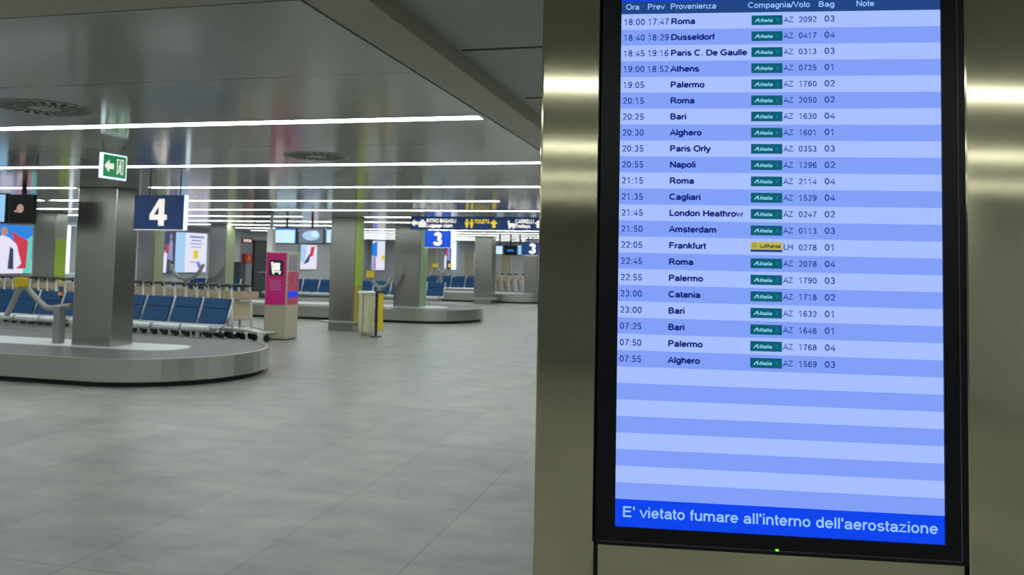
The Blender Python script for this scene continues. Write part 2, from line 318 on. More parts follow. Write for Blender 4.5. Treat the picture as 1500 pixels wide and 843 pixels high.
g.span((-1.2, 5.04, UPZ-.005), (XR, 5.24, UPZ+.002), 'beam')
struct(g.build('trim_3'))
struct(MB().span((XL-.15, YB, 0), (XL, YF, UPZ+.1), 'wall').build('wall_left'))
struct(MB().span((XR, YB, 0), (XR+.15, YF, UPZ+.1), 'wall').build('wall_right'))
struct(MB().span((XL, YF, 0), (XR, YF+.15, UPZ+.1), 'wall').build('wall_far'))
struct(MB().span((XL, YB-.15, 0), (XR, YB, UPZ+.1), 'wallb').build('wall_near'))

# ------------------------------------------------------------------ ceiling strip lights
GL = 'continuous strip lights in the ceiling'
def strip(x0, x1, y, label):
    t_ = thing('strip_light', label, 'ceiling light', ((x0+x1)/2, y, CEIL), 0, GL)
    L = (x1-x0)/2
    MB().span((-L, -.062, -.003), (L, .062, .004), 'lamp').build('diffuser', t_)
    f = MB()
    for s_ in (-1, 1): f.span((-L, s_*.062, -.004), (L, s_*.072, .004), 'alu'); f.span((s_*L, -.072, -.004), (s_*(L+.01), .072, .004), 'alu')
    f.build('frame', t_)
strips = []
for k in range(14):
    y = 5.25+2.5*k
    if k == 2: segs = [(XL+.9, -9.25), (-7.95, -1.56)]
    elif k == 3: segs = [(XL+.9, -12.2), (-12.0, -3.45)]
    elif k == 5: segs = [(XL+.9, -9.6), (-8.0, -1.56)]
    elif k == 7: segs = [(XL+.9, -10.4), (-8.6, -1.56)]
    else: segs = [(XL+.9, -1.56)]
    for i, (a, b) in enumerate(segs):
        pos = '' if len(segs) == 1 else (', segment left of the gap' if i == 0 else ', segment right of the gap')
        strip(a, b, y, 'white ceiling strip light, %s from the front of the hall%s' % (ORD[k], pos))
for k, y in enumerate((-1.4, -3.8, -6.2, -8.6)):
    strip(XL+.02, XR-.02, y, 'white ceiling strip light behind the viewer, %s one reflected in the pillar' % ORD[k])

for k, y in enumerate((7.75, 10.25, 12.75)):  # added strips, unseen behind the pillar, to brighten the raised right-hand ceiling
    o = len(bpy.data.objects); strip(-1.0, XR-.1, y, 'added unseen strip light brightening the ceiling on the far side of the beam, %s past the pillar' % ORD[k])
    for o in bpy.data.objects:
        if o.name.startswith('strip_light') and o.location.x > 0 and o.location.y > 5: o.location.z = UPZ
# ------------------------------------------------------------------ air diffusers
def diffuser(x, y, label):
    t_ = thing('ceiling_diffuser', label, 'air vent', (x, y, CEIL), 0, 'round swirl air vents in the ceiling')
    MB().prism([(math.cos(k*math.pi/20)*.305, .305*math.sin(k*math.pi/20)) for k in range(40)], -.006, .002, 'upper').build('plate', t_)
    s_ = MB(); fr = (Vector((0, 0, -.006)), X3, -Y3, -Z3)
    for k in range(24):
        a = k*math.pi/12; skew = .35
        for r0, r1, wd in ((.1, .17, .011), (.18, .285, .017)):
            p = Vector((math.cos(a), math.sin(a))); q = Vector((-math.sin(a), math.cos(a)))
            s_.poly([tuple(p*r0-q*wd), tuple(p*r1-q*wd+q*skew*(r1-r0)), tuple(p*r1+q*wd+q*skew*(r1-r0)), tuple(p*r0+q*wd)], fr, 'groove', .001)
    s_.build('slots', t_)
for (px_, py_), l in (((66, 158), 'round slotted air vent in front of the nearest ceiling light'), ((463, 229), 'round slotted air vent between the two nearest ceiling lights')):
    p = atz(px_, py_, CEIL); diffuser(p.x, p.y, l)

# ------------------------------------------------------------------ display pillar and flight display
PYAW = .131
P0 = EYE + ray(1143, 400)*1.46
U = Vector((math.cos(PYAW), math.sin(PYAW), 0)); N = Vector((math.sin(PYAW), -math.cos(PYAW), 0))
def uv(x, y):
    d = ray(x, y); t_ = (P0-EYE).dot(N)/d.dot(N); p = EYE+d*t_ - P0
    return p.dot(U), p.z + P0.z            # local x along the face, world height
base = Vector((P0.x, P0.y, 0))
LX = uv(788, 420)[0]; BL = uv(877.5, 420)[0]; BR = uv(1413.5, 420)[0]; RX = BR + (BL-LX)
BB = (uv(876, 795)[1]+uv(1410, 829)[1])/2                    # lower edge of the bezel
SL = uv(905.3, 420)[0]; SR = uv(1380, 420)[0]
SB = (uv(903, 773)[1]+uv(1384, 796)[1])/2                    # lower edge of the lit screen
ST = SB + (SR-SL)*16/9; BT = ST + .032
pl = thing('display_pillar', 'brushed steel pillar holding the tall flight display in the foreground', 'pillar', base, PYAW)
D_ = .5
MB().span((LX+.004, .02, 0), (RX-.004, D_, UPZ), 'pillar').build('body', pl)
for a, b in ((LX, BL-.002), (BR+.002, RX)): MB().span((a, 0, 0), (b, .03, UPZ), 'pillar', .004).build('side_cladding', pl)
MB().span((BL+.004, .002, 0), (BR-.004, .03, BB-.0015), 'pillar', .0015).build('lower_panel', pl)
MB().span((BL+.004, .002, BT+.003), (BR-.004, .03, UPZ), 'pillar', .0015).build('upper_panel', pl)
MB().span((BL-.002, .012, 0), (BR+.002, .021, UPZ), 'void').build('shadow_gap', pl)
dp = thing('flight_display', 'tall portrait screen listing arriving flights, set into the steel pillar', 'display', base + Z3*BB, PYAW)
zz = lambda v: v-BB
h = MB()
for a, b in (((BL, -.006, 0), (SL, .01, zz(BT))), ((SR, -.006, 0), (BR, .01, zz(BT))), ((SL, -.006, 0), (SR, .01, zz(SB))), ((SL, -.006, zz(ST)), (SR, .01, zz(BT)))): h.span(a, b, 'bezel')
h.span((BL+.005, -.0075, .006), (BR-.012, -.006, .0072), 'bezel2').span((BR-.0125, -.0075, .006), (BR-.011, -.006, zz(BT)-.006), 'bezel2')
h.build('bezel', dp)
lx, lz = uv(1137, 804.5)
MB().box((lx, -.0075, zz(lz)), (.0055, .003, .0035), 'led', .001).build('power_light', dp)
# the screen: thirty stripes, header, ticker
YS = -.002
HB = (uv(907, 25.3)[1]+uv(1374, 10.8)[1])/2; HT = HB + uv(907, 7)[1]-uv(907, 25.3)[1]
TT = (uv(903, 734)[1]+uv(1384, 752.5)[1])/2
NR = 30; pitch = (HB-TT)/NR
fr = (Vector((0, YS, -BB)), X3, Z3, -Y3)
sc = MB()
sc.rect(SL, SB, SR, TT, fr, 'r_blue', 0).rect(SL, HB, SR, HT, fr, 'r_head', 0).rect(SL, HT, SR, ST, fr, 'r_blue', 0)
for k in range(NR): sc.rect(SL, HB-(k+1)*pitch, SR, HB-k*pitch, fr, 'r_light' if k % 2 == 0 else 'r_dark', 0)
scr = sc.build('screen', dp)
KP = (uv(1100, 410)[0]-uv(1000, 410)[0])/100                 # metres per pixel near the middle
def ux(x, y=290): return uv(x, y)[0]
hy = HB + .35*(HT-HB)
for s_, a, b in (('Ora', 917, 936.5), ('Prev', 949, 974), ('Provenienza', 982.5, 1049), ('Compagnia/Volo', 1095.5, 1186), ('Bag', 1199, 1221.5), ('Note', 1254, 1280)):
    MB().text(s_, fr, 't_head', ux(a, 12), hy, w=ux(b, 12)-ux(a, 12), h=8.6*KP, bold=.006, t=.0006).build('column_heading', scr)
ROWS = '''18:00|17:47|Roma|AZ|2092|03
18:40|18:29|Dusseldorf|AZ|0417|04
18:45|19:16|Paris C. De Gaulle|AZ|0313|03
19:00|18:52|Athens|AZ|0725|01
19:05||Palermo|AZ|1760|02
20:15||Roma|AZ|2050|02
20:25||Bari|AZ|1630|04
20:30||Alghero|AZ|1601|01
20:35||Paris Orly|AZ|0353|03
20:55||Napoli|AZ|1296|02
21:15||Roma|AZ|2114|04
21:35||Cagliari|AZ|1529|04
21:45||London Heathrow|AZ|0247|02
21:50||Amsterdam|AZ|0113|03
22:05||Frankfurt|LH|0278|01
22:45||Roma|AZ|2078|04
22:55||Palermo|AZ|1790|03
23:00||Catania|AZ|1718|02
23:00||Bari|AZ|1632|01
07:25||Bari|AZ|1646|01
07:50||Palermo|AZ|1768|04
07:55||Alghero|AZ|1569|03'''.split('\n')
g_ = glyphs('London Heathrow', .02, 0); SXB = (109*KP/(g_[3]-g_[2]))/(9.0*KP/CAP)
logo_p = None
for k, r in enumerate(ROWS):
    ti, pv, city, al, no, bg = r.split('|')
    yc = HB-(k+.5)*pitch; yb = yc-4.4*KP
    for nm, tx_, mt_, x_, dy, sx, h_, bo in (('scheduled_time', ti, 't_dark', 910, -.6, .99, 9.6, .006), ('expected_time', pv, 't_dark', 945.6, -.6, .98, 9.6, .006), ('origin_city', city, 't_bold', 980.3, 0, SXB, 9.0, .02),
                                      ('airline_code', al, 't_dark', 1147, .6, .93, 8.6, .006), ('flight_number', no, 't_dark', 1169, .6, 1.0, 8.6, .006), ('belt_number', bg, 't_dark', 1206.8, .8, 1.1, 9.4, .006)):
        if tx_: MB().text(tx_, fr, mt_, ux(x_), yb+dy*KP, h=h_*KP, sx=sx, bold=bo, align='O', t=.0006).build(nm, scr)
    if al == 'AZ' and logo_p:
        o = logo_p.copy(); COL.objects.link(o); o.parent = scr; o.location = (0, 0, -pitch*(k-logo_k)); continue
    q = MB(); a, b = ux(1099.5), ux(1145.5); y0, y1 = yc-7.4*KP, yc+7.4*KP
    if al == 'AZ':
        q.rect(a, y0, b, y1, fr, 'l_green', .0005)
        q.poly([(a+4.5*KP, yc-2.8*KP), (a+8.2*KP, yc+1.8*KP), (a+10.8*KP, yc+3.2*KP), (a+11.9*KP, yc-2.8*KP), (a+10.2*KP, yc-2.8*KP), (a+9.7*KP, yc+1.2*KP), (a+6.2*KP, yc-2.8*KP)], fr, 'l_white', .0008)
        q.text('litalia', fr, 'l_white', a+12.8*KP, yc-2.8*KP, w=18.5*KP, h=5.0*KP, bold=.006, shear=.25, t=.0008)
        q.rect(a+36.5*KP, yc-2.5*KP, a+40*KP, yc+2.5*KP, fr, 'l_teal', .0008)
    else:
        q.rect(a, y0+3.4*KP, b, y1, fr, 'l_yel', .0005).rect(a, y0, b, y0+3.4*KP, fr, 'l_navy', .0005)
        ring_o = [(a+5.5*KP+3.6*KP*math.cos(i*math.pi/8), yc+2*KP+3.6*KP*math.sin(i*math.pi/8)) for i in range(16)]
        q.poly(ring_o, fr, 'l_ink', .0007); q.poly([(a+5.5*KP+(p[0]-a-5.5*KP)*.8, yc+2*KP+(p[1]-yc-2*KP)*.8) for p in ring_o], fr, 'l_yel', .0008)
        q.poly([(a+3.4*KP, yc+.6*KP), (a+5.5*KP, yc+1.4*KP), (a+8*KP, yc+3.4*KP), (a+5.2*KP, yc+2.4*KP)], fr, 'l_ink', .0009)
        q.text('Lufthansa', fr, 'l_ink', a+13.5*KP, yc-1.2*KP, w=30*KP, h=5.6*KP, bold=.02, t=.0008)
    o = q.build('airline_logo', scr)
    if al == 'AZ' and not logo_p: logo_p, logo_k = o, k
tk = MB(); tm = SB+(TT-SB)*.36
tk.text("E' vietato fumare all'interno dell'aerostazione", fr, 't_head', ux(912.5, 765), tm, w=ux(1373, 775)-ux(912.5, 765), h=15.5*KP, bold=.004, t=.0006)
tk.build('ticker_message', scr)

# ------------------------------------------------------------------ baggage carousels
def stadium(xt, yc, r, xl, n=24):
    pts = [(xl, yc-r)]
    for k in range(n+1):
        a = -math.pi/2 + math.pi*k/n; pts.append((xt-r+r*math.cos(a), yc+r*math.sin(a)))
    return pts + [(xl, yc+r)]
def carousel(yc, xt, r, ri, label, zt=.36):
    t_ = thing('baggage_carousel', label, 'baggage carousel', (0, 0, 0), 0, 'baggage carousels')
    xl = XL+.03
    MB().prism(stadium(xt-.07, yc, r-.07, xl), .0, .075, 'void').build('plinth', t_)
    MB().ring(stadium(xt, yc, r, xl), stadium(xt-.05, yc, r-.05, xl), .07, zt, 'belt_steel').build('skirt', t_)
    MB().ring(stadium(xt-.052, yc, r-.052, xl+.004), stadium(xt-r+ri, yc, ri, xl+.004), .2, zt-.012, 'rubber').build('belt', t_)
    MB().prism(stadium(xt-r+ri-.003, yc, ri-.003, xl+.008), .1, zt-.004, 'island').build('island', t_)
    return t_
carousel(10.5, -6.35, 1.5, .4, 'nearest baggage carousel, round steel end standing under the number 4 sign')
carousel(22.35, -6.5, 1.55, .55, 'middle baggage carousel, beyond the waste bag and the square steel column')
carousel(34.1, -6.6, 1.5, .52, 'farthest baggage carousel, mostly hidden behind seats and columns')

# ------------------------------------------------------------------ columns
def column(pl_, pr_, ps_, Y, z0, label, panel=None, lower=None, plate=False, ptop=None):
    a = aty(pl_, 400, Y).x; b = aty(pr_, 400, Y).x
    q = lambda s_: (lambda P: (P-EYE).dot(RT)/(P-EYE).dot(FW)*F+PX)(Vector((b, Y+s_, 1.6)))
    s_ = .1
    while q(s_) < ps_ and s_ < .6: s_ += .01
    t_ = thing('steel_column', label, 'column', ((a+b)/2, Y, z0), 0, 'steel clad columns of the hall'); W = (b-a)/2
    MB().span((-W, 0, 0), (W, s_, CEIL-z0), 'steel', .012).build('cladding', t_)
    if panel: MB().span((W-.002, .02, (1.05-z0) if lower else 0.01), (W+.01, s_-.02, (ptop or CEIL)-z0-.002), panel).build('coloured_panel', t_)
    if lower: MB().span((W-.002, .02, .12), (W+.008, s_-.02, 1.05-z0), lower).build('lower_panel', t_)
    if plate: MB().ring([(-W-.12, -.12), (W+.12, -.12), (W+.12, s_+.12), (-W-.12, s_+.12)], [(-W-.001, -.001), (W+.001, -.001), (W+.001, s_+.001), (-W-.001, s_+.001)], .19, .215, 'alu').build('bumper_rail', t_)
    return t_
IZ = .356
column(109, 166, 199, 10.2, IZ, 'wide steel column rising from the island of the nearest carousel')
column(483, 519, 532, 18.0, 0, 'steel column with lime green side beside the waste bag', 'lime', 'gold', True)
column(577, 614.5, 627, 22.05, IZ, 'steel column with green side standing in the middle carousel', 'limegrey')
column(694.5, 720, 727, 31.6, 0, 'narrow steel column to the right of the larger number 3 sign', None, None, True)
column(768, 787, 793, 34.0, IZ, 'far steel column under the smaller number 3 sign')
column(47, 78, 97, 16.6, 0, 'steel column with lime side behind the hanging black monitor', 'lime', None, False, 2.02)
column(200, 224, 240, 19.6, 0, 'steel column with sage side just right of the widest column', 'palegreen')
column(305, 329, 343, 22.6, IZ, 'steel column with sage side right of the white notice lightbox', 'palegreen')

# ------------------------------------------------------------------ seats
def make_bench(n, label, loc, rotz):
    p = .675
    t_ = thing('bench_seating', label, 'seating', loc, rotz, 'rows of blue beam seats')
    W = n*p
    MB().box((-W/2, .22, .33), (W+.02, .07, .05), 'alu', .008).build('beam', t_)
    for i in range(n):
        xc = -(i+.5)*p
        s_ = MB(); prof = [(.02, .405), (.06, .425), (.25, .415), (.42, .405), (.46, .43)]
        for (y0, z0), (y1, z1) in zip(prof, prof[1:]):
            L = math.hypot(y1-y0, z1-z0)
            s_.box((xc, (y0+y1)/2, (z0+z1)/2), (p-.07, L+.012, .03), 'shell', 0, Matrix.Rotation(math.atan2(z1-z0, y1-y0), 3, 'X'))
        s_.box((xc, .015, .385), (p-.07, .03, .06), 'shell', .01)
        s_.build('seat', t_)
        b = MB(); R_ = Matrix.Rotation(math.radians(-20), 3, 'X')
        def bp(z): return (xc, .45+(z-.44)*math.tan(math.radians(20)), z)
        b.box(bp(.565), (p-.075, .05, .285), 'seat', .014, R_).box(bp(.8), (p-.075, .052, .2), 'seat', .014, R_)
        b.build('backrest', t_)
    for i in range(n+1):
        x = -i*p
        MB().tube([(x, .02, .40), (x, .25, .385), (x, .43, .42), (x, .5, .57), (x, .62, .915)], .017, 'shell', 6).build('side_frame', t_)
    for x in (-.45, -W+.45):
        MB().box((x, .22, .17), (.05, .06, .3), 'alu', .006).box((x, .22, .02), (.06, .52, .035), 'alu', .008).build('leg', t_)
    return t_
def along(p0, p1, d):
    v = (Vector(p1)-Vector(p0)); v.normalize(); return Vector(p0)+v*d
A0, A1 = (-8.84, 13.12, 0), (-15.2, 13.85, 0)
rz = math.atan2(A0[1]-A1[1], A0[0]-A1[0])
b0 = make_bench(5, 'row of blue padded seats right of the widest column, behind the nearest carousel', along(A0, A1, 0), rz)
b1 = make_bench(5, 'row of blue padded seats left of the widest column, in front of the trolleys', along(A0, A1, 3.48), rz)
def bench_copy(loc, rot, label):
    o = copy_tree(b0); o.location = loc; o.rotation_euler = (0, 0, rot); o['label'] = label
P = atz(641, 436, .42)
bench_copy((P.x, 27.0, 0), -.03, 'row of blue seats beyond the middle carousel, nearest the larger number 3 sign')
bench_copy((P.x-3.5, 27.1, 0), -.03, 'row of blue seats beyond the middle carousel, showing right of the pink machine')
bench_copy((-10.2, 36.4, 0), 0, 'farthest row of blue seats, seen left of the narrow steel column')
bench_copy((-11.0, 39.2, 0), 0, 'last row of blue seats by the far wall, only its backs showing')
make_bench(3, 'short row of blue seats showing under the white notice lightbox', (-15.85, 24.6, 0), -.03)

# ------------------------------------------------------------------ luggage trolleys
def make_trolley(label, loc, rotz, group):
    t_ = thing('luggage_trolley', label, 'trolley', loc, rotz, group)
    f = MB()
    for y in (-.26, .26):
        f.tube([(-.04, y, 1.06), (-.02, y, .9), (.02, y, .5), (.03, y, .25)], .024, 'white', 6)
        f.tube([(.03, y, .25), (.45, y*.78, .205), (.8, y*.52, .168)], .015, 'alu', 6)
        f.tube([(.03, y, .25), (.04, y*.92, .08)], .014, 'alu', 6)
    for z in (.4, .8): f.tube([(.02-(z-.5)*.1, -.26, z), (.02-(z-.5)*.1, .26, z)], .012, 'alu', 6)
    f.tube([(.8, -.14, .168), (.83, 0, .167), (.8, .14, .168)], .012, 'black', 6)
    f.build('frame', t_)
    MB().tube([(-.04, -.3, 1.06), (-.09, -.21, 1.085), (-.09, .21, 1.085), (-.04, .3, 1.06)], .028, 'black', 8).build('handle', t_)
    MB().box((.02, 0, .6), (.015, .46, .35), 'adp', 0, Matrix.Rotation(-.1, 3, 'Y')).build('advert_panel', t_)
    k = MB().box((.12, 0, .845), (.24, .44, .012), 'ad').box((.235, 0, .905), (.012, .44, .13), 'ad')
    for y in (-.215, .215): k.box((.12, y, .905), (.24, .012, .13), 'ad')
    k.build('basket', t_)
    MB().box((.42, 0, .206), (.7, .24, .012), 'alu', 0, Matrix.Rotation(.105, 3, 'Y')).build('platform', t_)
    for x, y in ((.04, -.235), (.04, .235), (.7, 0)):
        MB().tube([(x, y-.02, .07), (x, y+.02, .07)], .07, 'black', 12).build('wheel', t_)
    return t_
GT = 'nested luggage trolleys behind the front seats'
T0, T1 = Vector((-9.45, 15.1, 0)), Vector((-16.6, 16.7, 0))
trz = math.atan2(T0.y-T1.y, T0.x-T1.x); dv = (T1-T0).normalized()
t0 = make_trolley('luggage trolley at the right end of the nested line, by the pink machine', T0, trz, GT)
for k in range(1, 26):
    o = copy_tree(t0); o.location = T0+dv*.32*k
    o['label'] = 'luggage trolley behind the front blue seats, %s from the right end of its line' % ORD[k]
GT2 = 'nested luggage trolleys by the far wall'
for k in range(7):
    o = copy_tree(t0); o.location = (-8.6-.34*k, 37.9, 0); o.rotation_euler = (0, 0, 0)
    o['group'] = GT2; o['label'] = 'far luggage trolley past the last carousel, %s from the right end of its line' % ORD[k]

# ------------------------------------------------------------------ trolley machine, service pole
Yq = 15.35
a, b = aty(388, 430, Yq), aty(419.5, 430, Yq); W = (b.x-a.x)/2; Dp = .5; Hm = aty(405, 369, Yq).z; zs = aty(405, 449, Yq).z
vm = thing('trolley_machine', 'tall pink trolley dispensing machine with a cart symbol', 'vending machine', ((a.x+b.x)/2, Yq, 0))
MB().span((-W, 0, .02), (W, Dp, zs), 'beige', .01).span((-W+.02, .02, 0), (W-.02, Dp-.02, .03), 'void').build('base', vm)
MB().span((-W, 0, zs), (W, Dp, Hm), 'beige', .01).build('cabinet', vm)
fp = MB().span((-W+.02, -.008, zs+.03), (W-.02, .002, Hm-.02), 'magenta')
fp.build('front_panel', vm)
fr = front((0, -.008, 0)); ic = MB(); zc_ = Hm-.33; q = .16
pts = [(-q, -q+.03), (-q+.03, -q), (q-.03, -q), (q, -q+.03), (q, q-.03), (q-.03, q), (-q+.03, q), (-q, q-.03)]
ic.poly([(p[0], p[1]+zc_) for p in pts], fr, 'black', .002)
ic.poly([(-.12, zc_+.12), (-.07, zc_+.12), (-.06, zc_-.09), (-.09, zc_-.09)], fr, 'swhite', .004).rect(-.055, zc_-.05, .085, zc_+.1, fr, 'swhite', .004).rect(-.09, zc_-.09, .11, zc_-.065, fr, 'swhite', .004)
for x in (-.06, .08): ic.disc(x, zc_-.11, .022, .022, fr, 'swhite', .004, 12)
ic.build('cart_symbol', vm)
tx = MB()
for k in range(5): tx.rect(-.13, zc_-.27-.045*k, .13-.03*(k % 2), zc_-.255-.045*k, fr, 'faint', .002)
tx.build('printed_lines', vm)
fs = side((W, 0, 0)); zb = aty(428, 427, Yq).z; zw0, zw1 = aty(428, 397, Yq).z, aty(428, 374, Yq).z
MB().rect(.04, zs+.03, Dp-.03, zw0-.02, fs, 'pinkpat', .003).build('side_panel', vm)
MB().rect(.06, zw0, Dp-.1, zw1, fs, 'doorgrey', .004).build('side_window', vm)
MB().rect(.07, zb-.13, Dp-.06, zb-.01, fs, 'r_blue', .006).build('touch_screen', vm)
p = aty(397, 360, 16.6)
sp = thing('service_pole', 'white service pole rising to the ceiling behind the pink machine', 'pole', (p.x, 16.6, 0)); zj = aty(397, 336, 16.6).z
MB().box((0, 0, zj/2), (.14, .12, zj), 'white', .01).build('casing', sp)
MB().tube([(0, 0, zj-.01), (0, 0, CEIL)], .035, 'white', 10).build('upper_tube', sp)

# ------------------------------------------------------------------ waste bag and barrier board
p = atz(536, 488, 0); Yw = 17.2; p = aty(536.5, 470, Yw)
wb = thing('waste_bag_stand', 'translucent waste bag on a white rimmed stand beside the lime column', 'bin', (p.x, Yw, 0))
prof = [(.14, .02), (.165, .1), (.17, .3), (.18, .5), (.165, .7), (.17, .92)]
bm_ = MB(); n = 20; rings = []
for i, (r, z) in enumerate(prof):
    rings.append([bm_.bm.verts.new(((r+.008*math.sin(5*k+i*2))*math.cos(k*2*math.pi/n), (r+.008*math.cos(3*k+i))*math.sin(k*2*math.pi/n), z)) for k in range(n)])
fs_ = [bm_.bm.faces.new((a_[k], a_[(k+1) % n], b_[(k+1) % n], b_[k])) for a_, b_ in zip(rings, rings[1:]) for k in range(n)]
bm_._fin(fs_, 'bag', True); bm_._fin([bm_.bm.faces.new(rings[0][::-1])], 'bag'); bm_.build('bag', wb)
MB().tube([(.185*math.cos(k*math.pi/12), .185*math.sin(k*math.pi/12), .94) for k in range(25)], .028, 'white', 8, False).build('rim', wb)
st = MB()
for a_ in (.5, 2.6, 4.7): st.tube([(.185*math.cos(a_), .185*math.sin(a_), .93), (.2*math.cos(a_), .2*math.sin(a_), .01)], .01, 'alu', 6)
st.build('stand_frame', wb)
p = aty(551, 470, 16.9)
bs = thing('barrier_post', 'black barrier post with a narrow yellow board, right of the waste bag', 'barrier', (p.x, 16.9, 0))
MB().tube([(0, 0, .02), (0, 0, .98)], .032, 'black', 10).build('post', bs)
MB().tube([(0, 0, 0), (0, 0, .022)], .14, 'black', 20).build('base', bs)
MB().span((.04, -.01, .14), (.155, .02, .93), 'yellow', .004).build('yellow_board', bs)
MB().span((-.03, -.03, .96), (.2, .03, 1.0), 'black', .006).build('top_bar', bs)

# ------------------------------------------------------------------ bent tube barriers on the carousels
def tube_barrier(pts, Y, r, post, plate, beacon, label, z0=IZ+.003):
    P_ = [aty(x, y, Y) for x, y in pts]; o0 = aty(post[0], 450, Y)
    t_ = thing('tube_barrier', label, 'barrier', (o0.x, Y, z0), 0, 'bent tube barriers on the carousels'); o_ = Vector((o0.x, Y, z0))
    MB().tube([q_-o_ for q_ in P_], r, 'tube', 10).build('bent_tube', t_)
    MB().span((-post[1]/2, -post[1]/2, 0), (post[1]/2, post[1]/2, aty(post[0], post[2], Y).z-z0), 'tube', .01).build('post', t_)
    if plate:
        a_, b_ = aty(plate[0], plate[3], Y)-o_, aty(plate[2], plate[1], Y)-o_
        MB().span((a_.x, -.04-r, a_.z), (b_.x, .01-r, b_.z), 'yellow', .01).build('yellow_plate', t_)
    if beacon:
        c_ = aty(beacon[0], beacon[1], Y)-o_; s_ = beacon[2]
        bo = MB().tube([(c_.x, 0, aty(post[0], post[2], Y).z-z0-.01), (c_.x, 0, c_.z)], .013*s_, 'black', 8).tube([(c_.x, 0, c_.z+.05*s_), (c_.x, 0, c_.z+.13*s_)], .034*s_, 'black', 12).build('beacon', t_)
        MB().tube([(c_.x, 0, c_.z), (c_.x, 0, c_.z+.05*s_)], .036*s_, 'orange', 12).build('orange_lens', bo)
tube_barrier([(10, 462), (18, 446), (26, 428), (33, 417), (39, 421), (52, 436), (66, 450), (74, 452), (96, 449), (105, 448.5)], 10.35, .042, (88, .12, 449), (26, 407, 46, 420), (89, 433, 1.0), 'bent grey tube barrier with yellow plate and beacon, left of the widest column')
tube_barrier([(247, 384), (252, 396), (260, 406), (270, 409), (282, 408), (290, 401), (298, 388)], 22.0, .055, (271, .12, 408), None, None, 'curved grey tube barrier in front of the white notice lightbox')
tube_barrier([(541, 403), (545, 412), (553, 420), (562, 421), (568, 417), (575, 403)], 21.6, .05, (556, .12, 420), (538, 397, 550, 407), None, 'bent tube barrier with yellow plate, above the waste bag')
tube_barrier([(630, 402), (638, 392), (642, 397), (648, 402), (654, 393)], 33.6, .05, (645, .12, 400), (634.5, 387, 642, 392), None, 'small far tube barrier with yellow plate under the larger number 3 sign')

# ------------------------------------------------------------------ hanging signs
def hang_sign(name, label, cat, x0, y0, x1, y1, Y, bg, hangers=True, depth=.07, edge=True):
    a_, b_ = aty(x0, y1, Y), aty(x1, y0, Y); cx = (a_.x+b_.x)/2; W_ = (b_.x-a_.x)/2; H_ = b_.z-a_.z
    t_ = thing(name, label, cat, (cx, Y, a_.z))
    MB().span((-W_, 0, 0), (W_, depth, H_), bg, .003).build('sign_box', t_)
    if edge: MB().span((W_, .004, 0), (W_+.012, depth, H_), 'edge').span((-W_, .002, -.006), (W_+.012, depth, 0), 'swhite').build('lit_edge', t_)
    if hangers:
        for x in (-W_*.45, W_*.78): MB().tube([(x, depth/2, H_-.005), (x, depth/2, CEIL-a_.z)], .009, 'black', 8).build('hanger', t_)
    return t_, W_, H_
t_, W_, H_ = hang_sign('number_sign', 'hanging navy sign with a white 4, above the nearest carousel', 'sign', 195, 286, 270, 336, 9.35, 'blue')
numeral(MB(), '4', front((0, 0, 0)), W_, H_).build('numeral', t_)
t_, W_, H_ = hang_sign('number_sign', 'larger bright blue hanging sign with a white 3', 'sign', 622, 338, 661, 362.5, 20.8, 'blue2')
numeral(MB(), '3', front((0, 0, 0)), W_, H_).build('numeral', t_)
t_, W_, H_ = hang_sign('number_sign', 'smaller navy sign with a white 3, hanging beside the pillar edge', 'sign', 765, 355, 795, 374, 28.5, 'blue')
numeral(MB(), '3', front((0, 0, 0)), W_, H_).build('numeral', t_)
# long direction sign
Yl = 16.4
t_, W_, H_ = hang_sign('direction_sign', 'long navy direction sign with white and yellow symbols under the ceiling', 'sign', 601, 318.5, 815, 336.5, Yl, 'blue', False, .1, False)
for x in (-W_*.8, W_*.1): MB().tube([(x, .05, H_-.003), (x, .05, CEIL-t_.location.z)], .01, 'black', 8).build('hanger', t_)
fr = front((0, 0, 0))
def sx_(x): return aty(x, 327, Yl).x - t_.location.x
u = H_/18.0
def arrow(m, x, y, s_, ang, mt, fr_=None):
    pts = [(0, 1), (1, 0), (.42, 0), (.42, -1), (-.42, -1), (-.42, 0), (-1, 0)]; c_, n_ = math.cos(ang), math.sin(ang)
    m.poly([(x+s_*(p_[0]*c_-p_[1]*n_), y+s_*(p_[0]*n_+p_[1]*c_)) for p_ in pts], fr_ or fr, mt, .004)
k = MB(); arrow(k, sx_(607.5), H_/2, 5*u, math.pi/2, 'swhite')
k.rect(sx_(613.5), 3.5*u, sx_(624), 11*u, fr, 'swhite', .004).rect(sx_(616.5), 11*u, sx_(621), 13.5*u, fr, 'swhite', .004)
k.build('baggage_symbols', t_); k = MB(); arrow(k, sx_(788.5), H_/2, 5*u, 0, 'swhite')
x = sx_(743.5); k.poly([(x, 13*u), (x+2.5*u, 13*u), (x+3.5*u, 5*u), (x+1.5*u, 5*u)], fr, 'swhite', .004).rect(x+3*u, 5*u, x+10.5*u, 9.5*u, fr, 'swhite', .004)
for d_ in (3, 8.5): k.disc(x+d_*u, 4*u, 1.5*u, 1.5*u, fr, 'swhite', .004, 10)
k.build('trolley_symbols', t_)
k = MB(); arrow(k, sx_(723.5), H_/2, 5.4*u, 0, 'syel')
for x in (684, 691):
    k.disc(sx_(x), 13.2*u, 1.7*u, 1.7*u, fr, 'syel', .004, 12)
    k.poly([(sx_(x-2.8), 11*u), (sx_(x+2.8), 11*u), (sx_(x+2.6), 7*u), (sx_(x+1.4), 7*u), (sx_(x+1.2), 3*u), (sx_(x-1.2), 3*u), (sx_(x-1.4), 7*u), (sx_(x-2.6), 7*u)], fr, 'syel', .004)
k.build('yellow_symbols', t_)
k = MB()
